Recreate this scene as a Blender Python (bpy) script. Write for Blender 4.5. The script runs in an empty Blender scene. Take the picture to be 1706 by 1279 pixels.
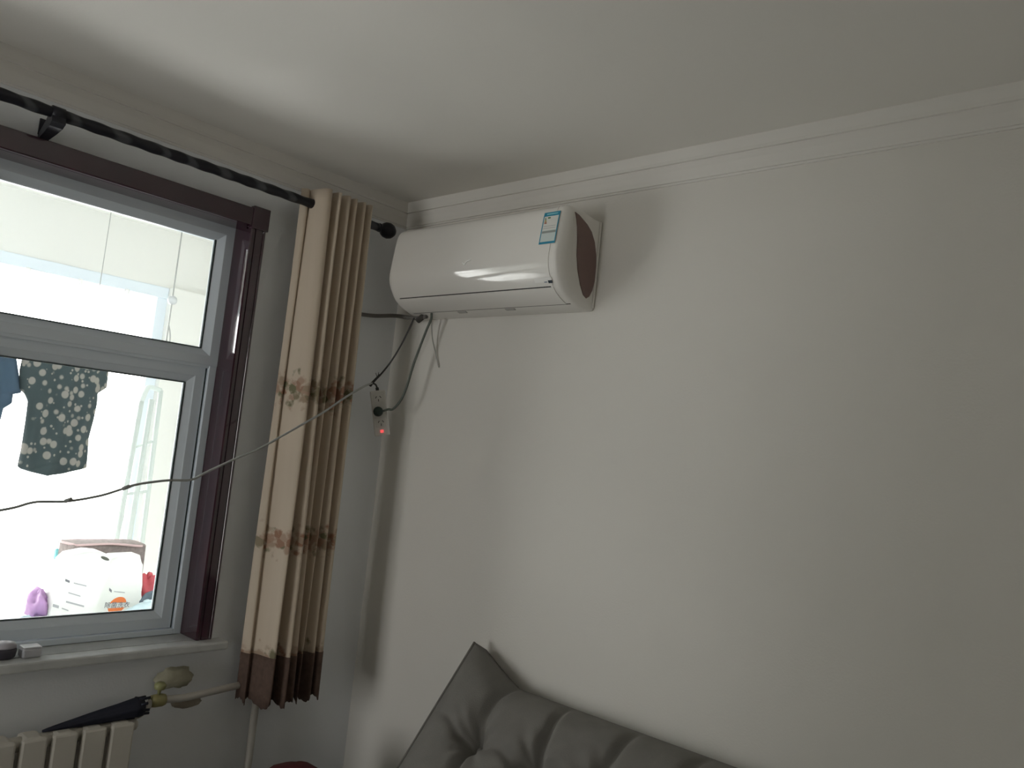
import bpy, bmesh, math, random
from mathutils import Vector, Matrix, noise
random.seed(7)
PI = math.pi
sc = bpy.context.scene
COL = sc.collection

# ------------------------------------------------------------------ camera
F_PX = 1353.23
CAM = Vector((-2.0490, -2.5227, 1.6958))
RIGHT = Vector((0.66238394, -0.74190633, 0.10403127))
UP = Vector((-0.13449456, 0.01884388, 0.99073514))
FWD = Vector((0.73699303, 0.67023869, 0.08730048))
cam_d = bpy.data.cameras.new('camera')
cam = bpy.data.objects.new('camera', cam_d)
COL.objects.link(cam)
cam_d.sensor_width = 36.0
cam_d.lens = F_PX / 1706 * 36.0
cam_d.clip_start = 0.05
mw = Matrix.Identity(4)
for i, v in enumerate((RIGHT, UP, -FWD)):
    for r in range(3):
        mw[r][i] = v[r]
mw.translation = CAM
cam.matrix_world = mw
sc.camera = cam

# ------------------------------------------------------------------ daylight
w = bpy.data.worlds.new('overcast_sky')
sc.world = w
w.use_nodes = True
bg = w.node_tree.nodes['Background']
bg.inputs[0].default_value = (1.0, 0.985, 0.96, 1)
bg.inputs[1].default_value = 8.4
pl = bpy.data.lights.new('sky_portal', 'AREA')
pl.shape = 'RECTANGLE'; pl.size = 2.4; pl.size_y = 2.35
pl.cycles.is_portal = True
po = bpy.data.objects.new('sky_portal', pl); COL.objects.link(po)
po.location = (-1.3, 1.62, 1.17); po.rotation_euler = (-PI / 2, 0, 0)

HX = -6.4; HWY0, HWY1, HWZ0, HWZ1 = -1.65, -.05, .06, 2.50      # window at the end of the adjoining room
pl2 = bpy.data.lights.new('sky_portal', 'AREA')
pl2.shape = 'RECTANGLE'; pl2.size = HWY1 - HWY0; pl2.size_y = HWZ1 - HWZ0
pl2.cycles.is_portal = True
po2 = bpy.data.objects.new('sky_portal', pl2); COL.objects.link(po2)
po2.location = (HX - .18, (HWY0 + HWY1) / 2, (HWZ0 + HWZ1) / 2); po2.rotation_euler = (0, -PI / 2, 0)
po2.rotation_euler = (PI / 2, 0, -PI / 2)

sc.view_settings.view_transform = 'Standard'
sc.view_settings.look = 'None'
sc.view_settings.gamma = 1.0
sc.view_settings.use_curve_mapping = False
sc.view_settings.exposure = 0.0
sc.cycles.max_bounces = 12
sc.cycles.diffuse_bounces = 8
sc.cycles.transparent_max_bounces = 16


# ------------------------------------------------------------------ pixel helpers
def ray(px, py):
    return RIGHT * ((px - 853) / F_PX) - UP * ((py - 639.5) / F_PX) + FWD


def on_x(px, py, x):
    r = ray(px, py); return CAM + r * ((x - CAM.x) / r.x)


def on_y(px, py, y):
    r = ray(px, py); return CAM + r * ((y - CAM.y) / r.y)


# ------------------------------------------------------------------ materials
MATS = {}


def mat(name, col, rough=0.6, metal=0.0, spec=0.5, noise_amt=0.0, noise_scale=20.0, bump=0.0, bump_scale=200.0,
        emit=None, emit_s=0.0, coat=0.0):
    if name in MATS:
        return MATS[name]
    m = bpy.data.materials.new(name)
    m.use_nodes = True
    nt = m.node_tree; b = nt.nodes['Principled BSDF']
    b.inputs['Base Color'].default_value = (*col, 1)
    b.inputs['Roughness'].default_value = rough
    b.inputs['Metallic'].default_value = metal
    b.inputs['Specular IOR Level'].default_value = spec
    b.inputs['Coat Weight'].default_value = coat
    b.inputs['Coat Roughness'].default_value = 0.05
    tc = nt.nodes.new('ShaderNodeTexCoord')
    if noise_amt > 0:
        n = nt.nodes.new('ShaderNodeTexNoise'); n.inputs['Scale'].default_value = noise_scale
        n.inputs['Detail'].default_value = 4
        nt.links.new(tc.outputs['Object'], n.inputs['Vector'])
        mx = nt.nodes.new('ShaderNodeMix'); mx.data_type = 'RGBA'
        mx.inputs[6].default_value = (*[c * (1 - noise_amt) for c in col], 1)
        mx.inputs[7].default_value = (*[min(1, c * (1 + noise_amt)) for c in col], 1)
        nt.links.new(n.outputs['Fac'], mx.inputs[0])
        nt.links.new(mx.outputs[2], b.inputs['Base Color'])
    if bump > 0:
        n2 = nt.nodes.new('ShaderNodeTexNoise'); n2.inputs['Scale'].default_value = bump_scale
        n2.inputs['Detail'].default_value = 3
        nt.links.new(tc.outputs['Object'], n2.inputs['Vector'])
        bp = nt.nodes.new('ShaderNodeBump'); bp.inputs['Strength'].default_value = bump
        bp.inputs['Distance'].default_value = 0.004
        nt.links.new(n2.outputs['Fac'], bp.inputs['Height'])
        nt.links.new(bp.outputs['Normal'], b.inputs['Normal'])
    if emit:
        b.inputs['Emission Color'].default_value = (*emit, 1)
        b.inputs['Emission Strength'].default_value = emit_s
    MATS[name] = m
    return m


def glass_mat():
    m = bpy.data.materials.new('pane_glass'); m.use_nodes = True
    nt = m.node_tree; nt.nodes.clear()
    out = nt.nodes.new('ShaderNodeOutputMaterial')
    tr = nt.nodes.new('ShaderNodeBsdfTransparent'); tr.inputs[0].default_value = (0.985, 0.992, 0.99, 1)
    gl = nt.nodes.new('ShaderNodeBsdfGlossy'); gl.inputs['Roughness'].default_value = 0.01
    fr = nt.nodes.new('ShaderNodeFresnel'); fr.inputs[0].default_value = 1.3
    mx = nt.nodes.new('ShaderNodeMixShader')
    nt.links.new(fr.outputs[0], mx.inputs[0]); nt.links.new(tr.outputs[0], mx.inputs[1])
    nt.links.new(gl.outputs[0], mx.inputs[2]); nt.links.new(mx.outputs[0], out.inputs[0])
    return m


GLASS = glass_mat()
M_WALL = mat('wall_paint', (0.74, 0.72, 0.675), 0.85, noise_amt=0.025, noise_scale=1.5, bump=0.12, bump_scale=160)
M_CEIL = mat('ceiling_paint', (0.80, 0.78, 0.735), 0.9, noise_amt=0.02, noise_scale=1.2, bump=0.08, bump_scale=150)
M_CORN = mat('plaster_moulding', (0.76, 0.74, 0.70), 0.7)
M_FLOOR = mat('floor_tile', (0.68, 0.67, 0.64), 0.35, noise_amt=0.12, noise_scale=6)
M_BALC = mat('balcony_paint', (0.80, 0.80, 0.77), 0.8)
M_BALCT = mat('balcony_tile', (0.78, 0.78, 0.75), 0.4, noise_amt=0.05)
M_UPVC = mat('white_upvc', (0.74, 0.81, 0.88), 0.3)
M_GASKET = mat('rubber_gasket', (0.03, 0.05, 0.05), 0.6)
M_MARBLE = mat('sill_marble', (0.55, 0.56, 0.55), 0.22, noise_amt=0.3, noise_scale=14)
M_ACW = mat('ac_white_plastic', (0.80, 0.78, 0.74), 0.28)
M_ACP = mat('ac_gloss_panel', (0.82, 0.80, 0.76), 0.07, coat=0.6)
M_DARK = mat('dark_gap', (0.02, 0.02, 0.02), 0.6)
M_BROWN = mat('rose_brown_plastic', (0.20, 0.125, 0.11), 0.4, noise_amt=0.06, noise_scale=60)
M_BLACK = mat('black_metal', (0.018, 0.018, 0.025), 0.4, metal=0.3)
M_CORD = mat('grey_green_cord', (0.11, 0.13, 0.11), 0.5)
M_WIRE = mat('dark_wire', (0.05, 0.05, 0.05), 0.5)
M_GREYW = mat('grey_wire', (0.36, 0.37, 0.36), 0.5)
M_SOCK = mat('socket_white', (0.72, 0.71, 0.68), 0.4)
M_RAD = mat('radiator_cream', (0.60, 0.57, 0.51), 0.45, noise_amt=0.05, noise_scale=10)
M_PIPE = mat('pipe_white_shaded', (0.48, 0.46, 0.42), 0.4)  # white pipe colour lowered to carry the shade it stands in
M_NAVY = mat('navy_nylon', (0.012, 0.014, 0.028), 0.7)
M_CUSH = mat('grey_velvet', (0.17, 0.163, 0.148), 0.85, noise_amt=0.12, noise_scale=25, bump=0.25, bump_scale=260)


def wood_mat():
    m = mat('dark_red_wood', (0.06, 0.014, 0.018), 0.14, coat=0.5)
    nt = m.node_tree; b = nt.nodes['Principled BSDF']
    tc = nt.nodes.new('ShaderNodeTexCoord'); mp = nt.nodes.new('ShaderNodeMapping')
    mp.inputs['Scale'].default_value = (9, 9, 5)
    n = nt.nodes.new('ShaderNodeTexNoise'); n.inputs['Scale'].default_value = 1.5; n.inputs['Detail'].default_value = 5
    cr = nt.nodes.new('ShaderNodeValToRGB')
    cr.color_ramp.elements[0].color = (0.028, 0.007, 0.017, 1); cr.color_ramp.elements[0].position = 0.3
    cr.color_ramp.elements[1].color = (0.046, 0.010, 0.020, 1); cr.color_ramp.elements[1].position = 0.75
    nt.links.new(tc.outputs['Object'], mp.inputs[0]); nt.links.new(mp.outputs[0], n.inputs['Vector'])
    nt.links.new(n.outputs['Fac'], cr.inputs[0]); nt.links.new(cr.outputs[0], b.inputs['Base Color'])
    return m


M_WOOD = wood_mat(); M_WOOD.node_tree.nodes['Principled BSDF'].inputs['Coat Weight'].default_value = 1.0


# ------------------------------------------------------------------ mesh helpers
def bm_obj(name, bm, m, parent=None, smooth=False, loc=None):
    me = bpy.data.meshes.new(name)
    bmesh.ops.recalc_face_normals(bm, faces=bm.faces)
    bm.to_mesh(me); bm.free()
    me.materials.append(m)
    if smooth:
        for p in me.polygons:
            p.use_smooth = True
    o = bpy.data.objects.new(name, me)
    COL.objects.link(o)
    if parent:
        o.parent = parent
    return o


def add_box(bm, x0, x1, y0, y1, z0, z1, bev=0.0, seg=2):
    x0, x1 = min(x0, x1), max(x0, x1); y0, y1 = min(y0, y1), max(y0, y1); z0, z1 = min(z0, z1), max(z0, z1)
    r = bmesh.ops.create_cube(bm, size=1.0)
    vs = r['verts']
    for v in vs:
        v.co = Vector((x0 + (v.co.x + .5) * (x1 - x0), y0 + (v.co.y + .5) * (y1 - y0), z0 + (v.co.z + .5) * (z1 - z0)))
    if bev > 0:
        es = list({e for v in vs for e in v.link_edges})
        bmesh.ops.bevel(bm, geom=es, offset=bev, segments=seg, profile=0.5, affect='EDGES')
    return vs


def box(name, x0, x1, y0, y1, z0, z1, m, parent=None, bev=0.0):
    bm = bmesh.new(); add_box(bm, x0, x1, y0, y1, z0, z1, bev)
    return bm_obj(name, bm, m, parent)


def smooth_path(pts, n=10):
    pts = [Vector(p) for p in pts]
    P = [pts[0] * 2 - pts[1]] + pts + [pts[-1] * 2 - pts[-2]]
    out = []
    for i in range(1, len(P) - 2):
        for k in range(n):
            t = k / n
            a, b, c, d = P[i - 1], P[i], P[i + 1], P[i + 2]
            out.append(0.5 * ((2 * b) + (c - a) * t + (2 * a - 5 * b + 4 * c - d) * t * t + (3 * b - a - 3 * c + d) * t ** 3))
    out.append(pts[-1])
    return out


def add_tube(bm, pts, rad, seg=10, caps=True):
    pts = [Vector(p) for p in pts]
    n = len(pts)
    rr = rad if callable(rad) else (lambda t: rad)
    up = None; rings = []
    for i, p in enumerate(pts):
        d = (pts[min(i + 1, n - 1)] - pts[max(i - 1, 0)]).normalized()
        if up is None:
            up = Vector((0, 0, 1)) if abs(d.z) < .9 else Vector((1, 0, 0))
        a = d.cross(up).normalized(); up = a.cross(d).normalized()
        r = rr(i / max(1, n - 1))
        rings.append([bm.verts.new(p + (a * math.cos(2 * PI * k / seg) + up * math.sin(2 * PI * k / seg)) * r) for k in range(seg)])
    for i in range(n - 1):
        for k in range(seg):
            bm.faces.new((rings[i][k], rings[i][(k + 1) % seg], rings[i + 1][(k + 1) % seg], rings[i + 1][k]))
    if caps:
        bm.faces.new(rings[0][::-1]); bm.faces.new(rings[-1])


def tube(name, pts, rad, m, parent=None, seg=10):
    bm = bmesh.new(); add_tube(bm, pts, rad, seg)
    return bm_obj(name, bm, m, parent, True)


def lathe(name, prof, m, parent=None, origin=(0, 0, 0), axis=(0, 0, 1), seg=24):
    """prof: list of (radius, height along axis)"""
    bm = bmesh.new()
    q = Vector((0, 0, 1)).rotation_difference(Vector(axis).normalized())
    o = Vector(origin); rings = []
    for r, h in prof:
        rings.append([bm.verts.new(o + q @ Vector((r * math.cos(2 * PI * k / seg), r * math.sin(2 * PI * k / seg), h))) for k in range(seg)])
    for i in range(len(rings) - 1):
        for k in range(seg):
            bm.faces.new((rings[i][k], rings[i][(k + 1) % seg], rings[i + 1][(k + 1) % seg], rings[i + 1][k]))
    bm.faces.new(rings[0][::-1]); bm.faces.new(rings[-1])
    return bm_obj(name, bm, m, parent, True)


def prism(name, outline, fn, t0, t1, m, parent=None, bev=0.0, smooth=False):
    """outline of 2-D points; fn(a, b, t) -> 3-D point"""
    bm = bmesh.new()
    A = [bm.verts.new(fn(a, b, t0)) for a, b in outline]
    B = [bm.verts.new(fn(a, b, t1)) for a, b in outline]
    n = len(outline)
    for i in range(n):
        bm.faces.new((A[i], A[(i + 1) % n], B[(i + 1) % n], B[i]))
    bm.faces.new(A[::-1]); bm.faces.new(B)
    if bev > 0:
        es = [e for e in bm.edges if (e.verts[0] in A and e.verts[1] in A) or (e.verts[0] in B and e.verts[1] in B)]
        bmesh.ops.bevel(bm, geom=es, offset=bev, segments=3, profile=0.5, affect='EDGES')
    return bm_obj(name, bm, m, parent, smooth)


def thing(name, label, cat, loc=(0, 0, 0), group=None):
    o = bpy.data.objects.new(name, None); COL.objects.link(o)
    o.location = loc; o.empty_display_size = 0.05
    o['label'] = label; o['category'] = cat
    if group: o['group'] = group
    bpy.context.view_layer.update()
    return o


def tag(o, label, cat, group=None):
    o['label'] = label; o['category'] = cat
    if group: o['group'] = group
    return o


def struct(o, label=None, cat=None):
    o['kind'] = 'structure'
    if label: o['label'] = label
    if cat: o['category'] = cat
    return o


def adopt(root, *objs):
    """parent parts built in world space under a root standing at its base"""
    inv = Matrix.Translation(root.location).inverted()
    for o in objs:
        o.parent = root
        o.matrix_parent_inverse = inv


def text_mesh(name, body, size, m, parent=None, M=Matrix.Identity(4), extrude=0.0004, space=1.0):
    cu = bpy.data.curves.new(name, 'FONT'); cu.body = body; cu.size = size; cu.extrude = extrude
    cu.align_x = 'CENTER'; cu.align_y = 'CENTER'; cu.space_character = space
    t = bpy.data.objects.new(name + '_tmp', cu); COL.objects.link(t)
    dg = bpy.context.evaluated_depsgraph_get()
    me = bpy.data.meshes.new_from_object(t.evaluated_get(dg))
    bpy.data.objects.remove(t); bpy.data.curves.remove(cu)
    me.materials.clear(); me.materials.append(m); me.transform(M); me.name = name
    o = bpy.data.objects.new(name, me); COL.objects.link(o)
    if parent: o.parent = parent
    return o


# ------------------------------------------------------------------ room shell
RX0, RY0, CEIL = -3.7, -3.9, 2.65
WX0, WX1, WZ0, WZ1 = -2.02, -0.66, 0.97, 2.395      # window opening in wall
TW = 0.20                                            # window wall thickness
struct(box('floor', RX0, 0, RY0, 0, -0.12, 0, M_FLOOR), 'pale tiled bedroom floor', 'floor')
struct(box('ceiling', RX0 - .2, .2, RY0 - .2, TW, CEIL, CEIL + .12, M_CEIL), 'matt off-white bedroom ceiling above the cornice', 'ceiling')
bm = bmesh.new()
add_box(bm, RX0 - .2, WX0, 0, TW, -0.12, CEIL)
add_box(bm, WX1, 0.2, 0, TW, -0.12, CEIL)
add_box(bm, WX0, WX1, 0, TW, -0.12, WZ0)
add_box(bm, WX0, WX1, 0, TW, WZ1, CEIL)
struct(bm_obj('wall_left', bm, mat('wall_paint_cool_lit', (0.82, 0.84, 0.86), 0.85, noise_amt=0.025, noise_scale=1.5, bump=0.12, bump_scale=160)), 'painted wall with the window and the curtain rod', 'wall')  # wall paint cooled and lightened to carry the cooler light here
struct(box('wall_right', 0, .2, RY0 - .2, 0, -.12, CEIL, M_WALL), 'plain off-white wall carrying the air conditioner', 'wall')
M_WALL2 = mat('dark_unseen_wall', (0.36, 0.32, 0.27), 0.85, noise_amt=0.03, noise_scale=3)  # brown tone picked to cut bounce light from an unseen wall
struct(box('wall_back', RX0 - .2, 0, RY0 - .2, RY0, -.12, CEIL, M_WALL), 'plain off-white wall at the foot of the room', 'wall')
# doorway facing the air conditioner, open to an adjoining room with a window at its end
DY0, DY1, DZ1 = -.96, -.08, 2.36
bm = bmesh.new()
add_box(bm, RX0 - .2, RX0, RY0, DY0, -.12, CEIL); add_box(bm, RX0 - .2, RX0, DY1, 0, -.12, CEIL); add_box(bm, RX0 - .2, RX0, DY0, DY1, DZ1, CEIL)
struct(bm_obj('wall_far_side', bm, M_WALL2), 'unseen wall with the open doorway, toned dark to cut bounce light', 'wall')
bm = bmesh.new()
for yy in (DY0, DY1 - .03): add_box(bm, RX0 - .21, RX0 + .01, yy, yy + .03, 0, DZ1)
add_box(bm, RX0 - .21, RX0 + .01, DY0 + .03, DY1 - .03, DZ1 - .03, DZ1)
struct(bm_obj('trim_3', bm, M_WOOD), 'dark red wooden lining of the open doorway', 'door frame')
struct(box('floor_hall', HX, RX0, -2.0, 0.2, -.12, 0, M_FLOOR), 'pale tiled floor of the adjoining room', 'floor')
struct(box('ceiling_hall', HX - .2, RX0 - .2, -2.2, .2, CEIL, CEIL + .12, M_CEIL), 'off-white ceiling of the adjoining room', 'ceiling')
struct(box('wall_hall_side', HX - .2, RX0 - .2, -2.2, -2.0, -.12, CEIL, M_WALL), 'plain wall of the adjoining room', 'wall')
struct(box('wall_hall_near', HX - .2, RX0 - .2, 0, .2, -.12, CEIL, M_WALL), 'plain outer wall of the adjoining room', 'wall')
bm = bmesh.new()
add_box(bm, HX - .2, HX, -2.0, HWY0, -.12, CEIL); add_box(bm, HX - .2, HX, HWY1, 0, -.12, CEIL)
add_box(bm, HX - .2, HX, HWY0, HWY1, -.12, HWZ0); add_box(bm, HX - .2, HX, HWY0, HWY1, HWZ1, CEIL)
struct(bm_obj('wall_hall_end', bm, M_WALL), 'end wall of the adjoining room with its window', 'wall')
w3 = struct(thing('window_3', 'white framed window of the adjoining room', 'window', (HX - .1, (HWY0 + HWY1) / 2, HWZ0)))
ym = (HWY0 + HWY1) / 2; fw = .05
pp = [box('frame_side', HX - .13, HX - .07, HWY0, HWY0 + fw, HWZ0, HWZ1, M_UPVC), box('frame_side', HX - .13, HX - .07, HWY1 - fw, HWY1, HWZ0, HWZ1, M_UPVC),
      box('mullion', HX - .13, HX - .07, ym - fw / 2, ym + fw / 2, HWZ0 + fw, HWZ1 - fw, M_UPVC),
      box('frame_rail', HX - .13, HX - .07, HWY0 + fw, HWY1 - fw, HWZ0, HWZ0 + fw, M_UPVC), box('frame_rail', HX - .13, HX - .07, HWY0 + fw, HWY1 - fw, HWZ1 - fw, HWZ1, M_UPVC),
      box('pane', HX - .102, HX - .098, HWY0 + fw, ym - fw / 2, HWZ0 + fw, HWZ1 - fw, GLASS), box('pane', HX - .102, HX - .098, ym + fw / 2, HWY1 - fw, HWZ0 + fw, HWZ1 - fw, GLASS)]
for o in pp:
    o.parent = w3; o.matrix_parent_inverse = Matrix.Translation(w3.location).inverted()

# cornice: stepped plaster profile (offset from wall, z)
CP = [(0, CEIL), (.036, CEIL), (.034, CEIL - .012), (.030, CEIL - .030), (.030, CEIL - .040), (.022, CEIL - .040), (.021, CEIL - .043),
      (.020, CEIL - .060), (.016, CEIL - .078), (.014, CEIL - .092), (.008, CEIL - .092), (.006, CEIL - .097), (0, CEIL - .097)]
struct(prism('trim_1', CP, lambda a, b, t: Vector((t, -a, b)), RX0, 0.0, M_CORN), 'stepped plaster cornice above the window', 'cornice')
struct(prism('trim_2', CP, lambda a, b, t: Vector((-a, t, b)), RY0, -0.0, M_CORN), 'stepped plaster cornice above the air conditioner', 'cornice')

# ------------------------------------------------------------------ bedroom window
win = struct(thing('window_1', 'white framed window with glossy dark red wooden casing and marble sill', 'window', (-1.64, 0.0, 0.97)))
parts = []
CX = -0.68          # inner line of casing
HX0 = -2.00         # left inner line, outside the picture
CZ = 2.375          # inner line of head casing
YF = -0.022         # face of casing
YR = 0.085          # inner frame face


def fluted(name, x0, x1, z0, z1):
    """side casing board: flat face with two shallow flutes and an eased edge"""
    wd = x1 - x0
    prof = [(0, 0.012), (0, YF + .004), (.004, YF), (.010, YF), (.012, YF + .004), (.016, YF + .004), (.018, YF),
            (wd - .018, YF), (wd - .016, YF + .003), (wd - .012, YF + .003), (wd - .010, YF), (wd - .004, YF), (wd, YF + .004), (wd, 0.0), (.012, 0.0), (.012, .012)]
    return prism(name, prof, lambda a, b, t: Vector((x0 + a, b, t)), z0, z1, M_WOOD)


parts += [fluted('casing_side', CX, -0.624, 0.997, 2.366), fluted('casing_side', HX0 - .056, HX0, 0.997, 2.366)]
parts += [box('casing_block', CX - .002, -0.619, YF - .004, 0, 2.366, 2.444, M_WOOD, bev=.003),
          box('casing_block', HX0 - .061, HX0 + .002, YF - .004, 0, 2.366, 2.444, M_WOOD, bev=.003)]
parts += [box('casing_head', HX0, CX, YF, 0, CZ, 2.436, M_WOOD, bev=.003)]
parts += [box('reveal_lining', CX, CX + .018, .012, YR + .002, 0.997, CZ, M_WOOD),
          box('reveal_lining', HX0 - .018, HX0, 0.0, YR + .002, 0.997, CZ, M_WOOD),
          box('reveal_lining', HX0, CX, 0.0, YR + .002, CZ, CZ + .018, M_WOOD)]
# outer frame
ZB, ZT = 0.997, CZ
UZ0, UZ1 = 1.947, 2.328       # upper pane
FRX = -0.735                  # upper pane right edge
SX1 = -0.722                  # sash outer edge
TZ0 = 1.890                   # transom bottom
MUL = -1.46                   # mullion further left


def bead_frame(name, x0, x1, z0, z1, wdt, y_face, y_in, m=M_UPVC):
    """rectangular frame whose inner edge slopes back to the glass"""
    bm = bmesh.new()
    prof = [(0, y_in + .016), (0, y_face), (wdt * .55, y_face), (wdt * .62, y_face + .003), (wdt * .95, y_in - .004), (wdt, y_in), (wdt, y_in + .016)]
    rings = []
    for (cx, cz, sx, sz) in ((x0, z0, 1, 1), (x1, z0, -1, 1), (x1, z1, -1, -1), (x0, z1, 1, -1)):
        rings.append([bm.verts.new((cx + sx * a, b, cz + sz * a)) for a, b in prof])
    for i in range(4):
        A, B = rings[i], rings[(i + 1) % 4]
        for k in range(len(prof) - 1):
            bm.faces.new((A[k], B[k], B[k + 1], A[k + 1]))
        bm.faces.new((A[-1], B[-1], B[0], A[0]))
    return bm_obj(name, bm, m)


def gasket(x0, x1, z0, z1, y, t=.0045):
    bm = bmesh.new()
    add_box(bm, x0, x0 + t, y - .002, y + .006, z0, z1); add_box(bm, x1 - t, x1, y - .002, y + .006, z0, z1)
    add_box(bm, x0 + t, x1 - t, y - .002, y + .006, z0, z0 + t * .6); add_box(bm, x0 + t, x1 - t, y - .002, y + .006, z1 - t * .6, z1)
    return bm_obj('gasket', bm, M_GASKET)


for a, b in ((MUL, CX), (HX0, MUL)):
    fr = bead_frame('upper_frame', a, b, TZ0 + .002, ZT, .055, YR, YR + .022)
    pane = box('pane', a + .055, b - .055, YR + .027, YR + .031, UZ0 - .004, UZ1 + .004, GLASS)
    gk = gasket(a + .055, b - .055, UZ0, UZ1, YR + .020)
    adopt(win, fr)
    for o in (pane, gk): o.parent = fr
bm = bmesh.new()
add_box(bm, CX - .026, CX, YR, YR + .07, ZB, TZ0, .002)
add_box(bm, HX0, HX0 + .026, YR, YR + .07, ZB, TZ0, .002)
add_box(bm, HX0 + .026, CX - .026, YR, YR + .09, ZB, ZB + .018, .002)
add_box(bm, HX0, CX, YR + .004, YR + .12, TZ0 - .008, TZ0 + .004)
add_box(bm, CX - .045, CX, YR + .067, YR + .12, ZB, TZ0)
parts.append(bm_obj('sash_track', bm, M_UPVC))
parts += [box('track_groove', CX - .040, CX - .0262, YR + .018, YR + .030, ZB + .018, TZ0 - .0085, M_GASKET), box('track_groove', -1.39, CX - .040, YR + .018, YR + .030, TZ0 - .016, TZ0 - .0085, M_GASKET)]
SASHES = ((-1.395, CX - .033, YR + .012), (HX0 + .03, -1.33, YR + .066))
for a, b, yy in SASHES:
    fr = bead_frame('sliding_sash', a, b, ZB + .020, TZ0 - .006, .058, yy, yy + .016)
    pane = box('pane', a + .058, b - .058, yy + .020, yy + .025, ZB + .078, TZ0 - .064, GLASS)
    gk = gasket(a + .058, b - .058, ZB + .078, TZ0 - .064, yy + .013)
    adopt(win, fr)
    for o in (pane, gk): o.parent = fr
bm = bmesh.new()
add_box(bm, HX0 - .10, -0.585, -.062, 0.0, 0.968, 0.996, .006)
add_box(bm, HX0 - .02, -0.662, 0.0, .20, 0.968, 0.996)
parts.append(bm_obj('marble_sill', bm, M_MARBLE))
adopt(win, *parts)

# ------------------------------------------------------------------ enclosed balcony beyond the window
BY = 1.45
BX0 = -2.45
struct(box('floor_balcony', BX0, 0.0, TW, BY + .1, -.12, 0.0, M_BALCT), 'pale tiled floor of the enclosed balcony', 'floor')
struct(box('ceiling_balcony', BX0, 0.15, TW, BY + .1, 2.62, 2.75, M_BALC), 'white ceiling of the enclosed balcony', 'ceiling')
struct(box('wall_balcony_end', -0.0, 0.15, TW, BY + .1, -.12, 2.62, M_BALC), 'white end wall of the enclosed balcony', 'wall')
struct(box('wall_balcony_header', BX0, 0.0, BY, BY + .1, 2.34, 2.62, M_BALC), 'cream header band above the balcony glazing', 'wall')
struct(box('wall_balcony_pier', -0.27, 0.0, BY - .04, BY + .1, 0.0, 2.34, M_BALC), 'narrow white pier beside the balcony glazing', 'wall')
struct(box('wall_balcony_light_block', -2.60, -2.45, TW, BY + .1, -.12, 2.62, M_BALC), 'unseen white balcony end wall added to hold back side light', 'wall')  # out of view, put in to cut light through the bedroom window
g = struct(thing('window_2', 'full height white framed balcony glazing behind the hanging clothes', 'window', (-1.36, BY, 0)))
parts = []
parts.append(box('head_rail', BX0, -.27, BY - .01, BY + .06, 2.285, 2.34, M_UPVC, bev=.004))
parts.append(box('bottom_rail', BX0, -.27, BY - .0, BY + .06, 0.0, 0.06, M_UPVC))
parts.append(box('mid_rail', BX0, -.27, BY - .0, BY + .06, 1.02, 1.06, M_UPVC))
xs = [BX0, -1.36, -0.27]
for i, x in enumerate(xs[1:]):
    parts.append(box('mullion', x - .05, x, BY, BY + .06, 0.06, 2.285, M_UPVC))
for a, b in zip(xs[:-1], xs[1:]):
    for z0, z1 in ((.06, 1.02), (1.06, 2.285)):
        parts.append(box('pane', a, b - .05, BY + .02, BY + .025, z0, z1, GLASS))
for px in (47, 134, 212):
    p = on_y(px, 463 + (px - 134) * .22, BY - .02)
    parts.append(lathe('curtain_roller', [(.001, -.014), (.010, -.012), (.013, 0), (.010, .012), (.001, .014)], mat('roller_white', (.9, .9, .9), .4), None, (p.x, BY - .024, 2.276)))
adopt(g, *parts)

# ------------------------------------------------------------------ air conditioner
AY0, AY1 = -0.975, -0.150        # right end, left end (along the wall)
PROF = [(0.004, 2.470), (0.05, 2.482), (0.10, 2.487), (.146, 2.485), (.166, 2.474), (.176, 2.452), (.181, 2.42), (.186, 2.38), (.1905, 2.34), (.1925, 2.312),
        (.1900, 2.288), (.181, 2.264), (.165, 2.239), (.146, 2.218), (.120, 2.202), (.090, 2.190), (.060, 2.182), (.025, 2.178), (0.004, 2.177)]


def curve_at(prof, t):
    """Catmull-Rom over the profile, t in 0..len-1"""
    n = len(prof); i = max(0, min(n - 2, int(t))); f = t - i
    g_ = lambda k: Vector(prof[max(0, min(n - 1, k))])
    a, b, c, d = g_(i - 1), g_(i), g_(i + 1), g_(i + 2)
    return 0.5 * ((2 * b) + (c - a) * f + (2 * a - 5 * b + 4 * c - d) * f * f + (3 * b - a - 3 * c + d) * f ** 3)


def prof_normal(t):
    a = curve_at(PROF, max(0, t - .05)); b = curve_at(PROF, min(len(PROF) - 1, t + .05))
    d = (b - a).normalized()
    return Vector((-d.y, d.x)) if Vector((-d.y, d.x)).dot(curve_at(PROF, t) - Vector((.08, 2.33))) > 0 else Vector((d.y, -d.x))


def ac_pt(t, y, off=0.0):
    p = curve_at(PROF, t) + prof_normal(t) * off
    return Vector((-p.x, y, p.y))


ac = thing('air_conditioner', 'white wall-mounted split air conditioner with rose-brown end panel and blue energy sticker', 'air conditioner', (0, -.56, 2.177))
bm = bmesh.new()
NT = 80; TM = len(PROF) - 1
RAD = .030
ys = [(AY0 + RAD * (1 - math.cos(k / 6 * PI / 2)), RAD * (1 - math.sin(k / 6 * PI / 2))) for k in range(7)]
ys += [(AY0 + (AY1 - AY0) * f, 0) for f in (.25, .5, .75)]
ys += [(AY1 - RAD + RAD * math.sin(k / 6 * PI / 2), RAD * (1 - math.cos(k / 6 * PI / 2))) for k in range(7)]
rings = []
CEN = Vector((.0, 2.33))
for y, ins in ys:
    ring = []
    for i in range(NT + 1):
        t = i / NT * TM
        p = curve_at(PROF, t); n_ = prof_normal(t)
        fade = min(1, p.x / .05)
        q = p - n_ * ins * fade
        ring.append(bm.verts.new((-max(q.x, .004), y, q.y)))
    rings.append(ring)
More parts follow.
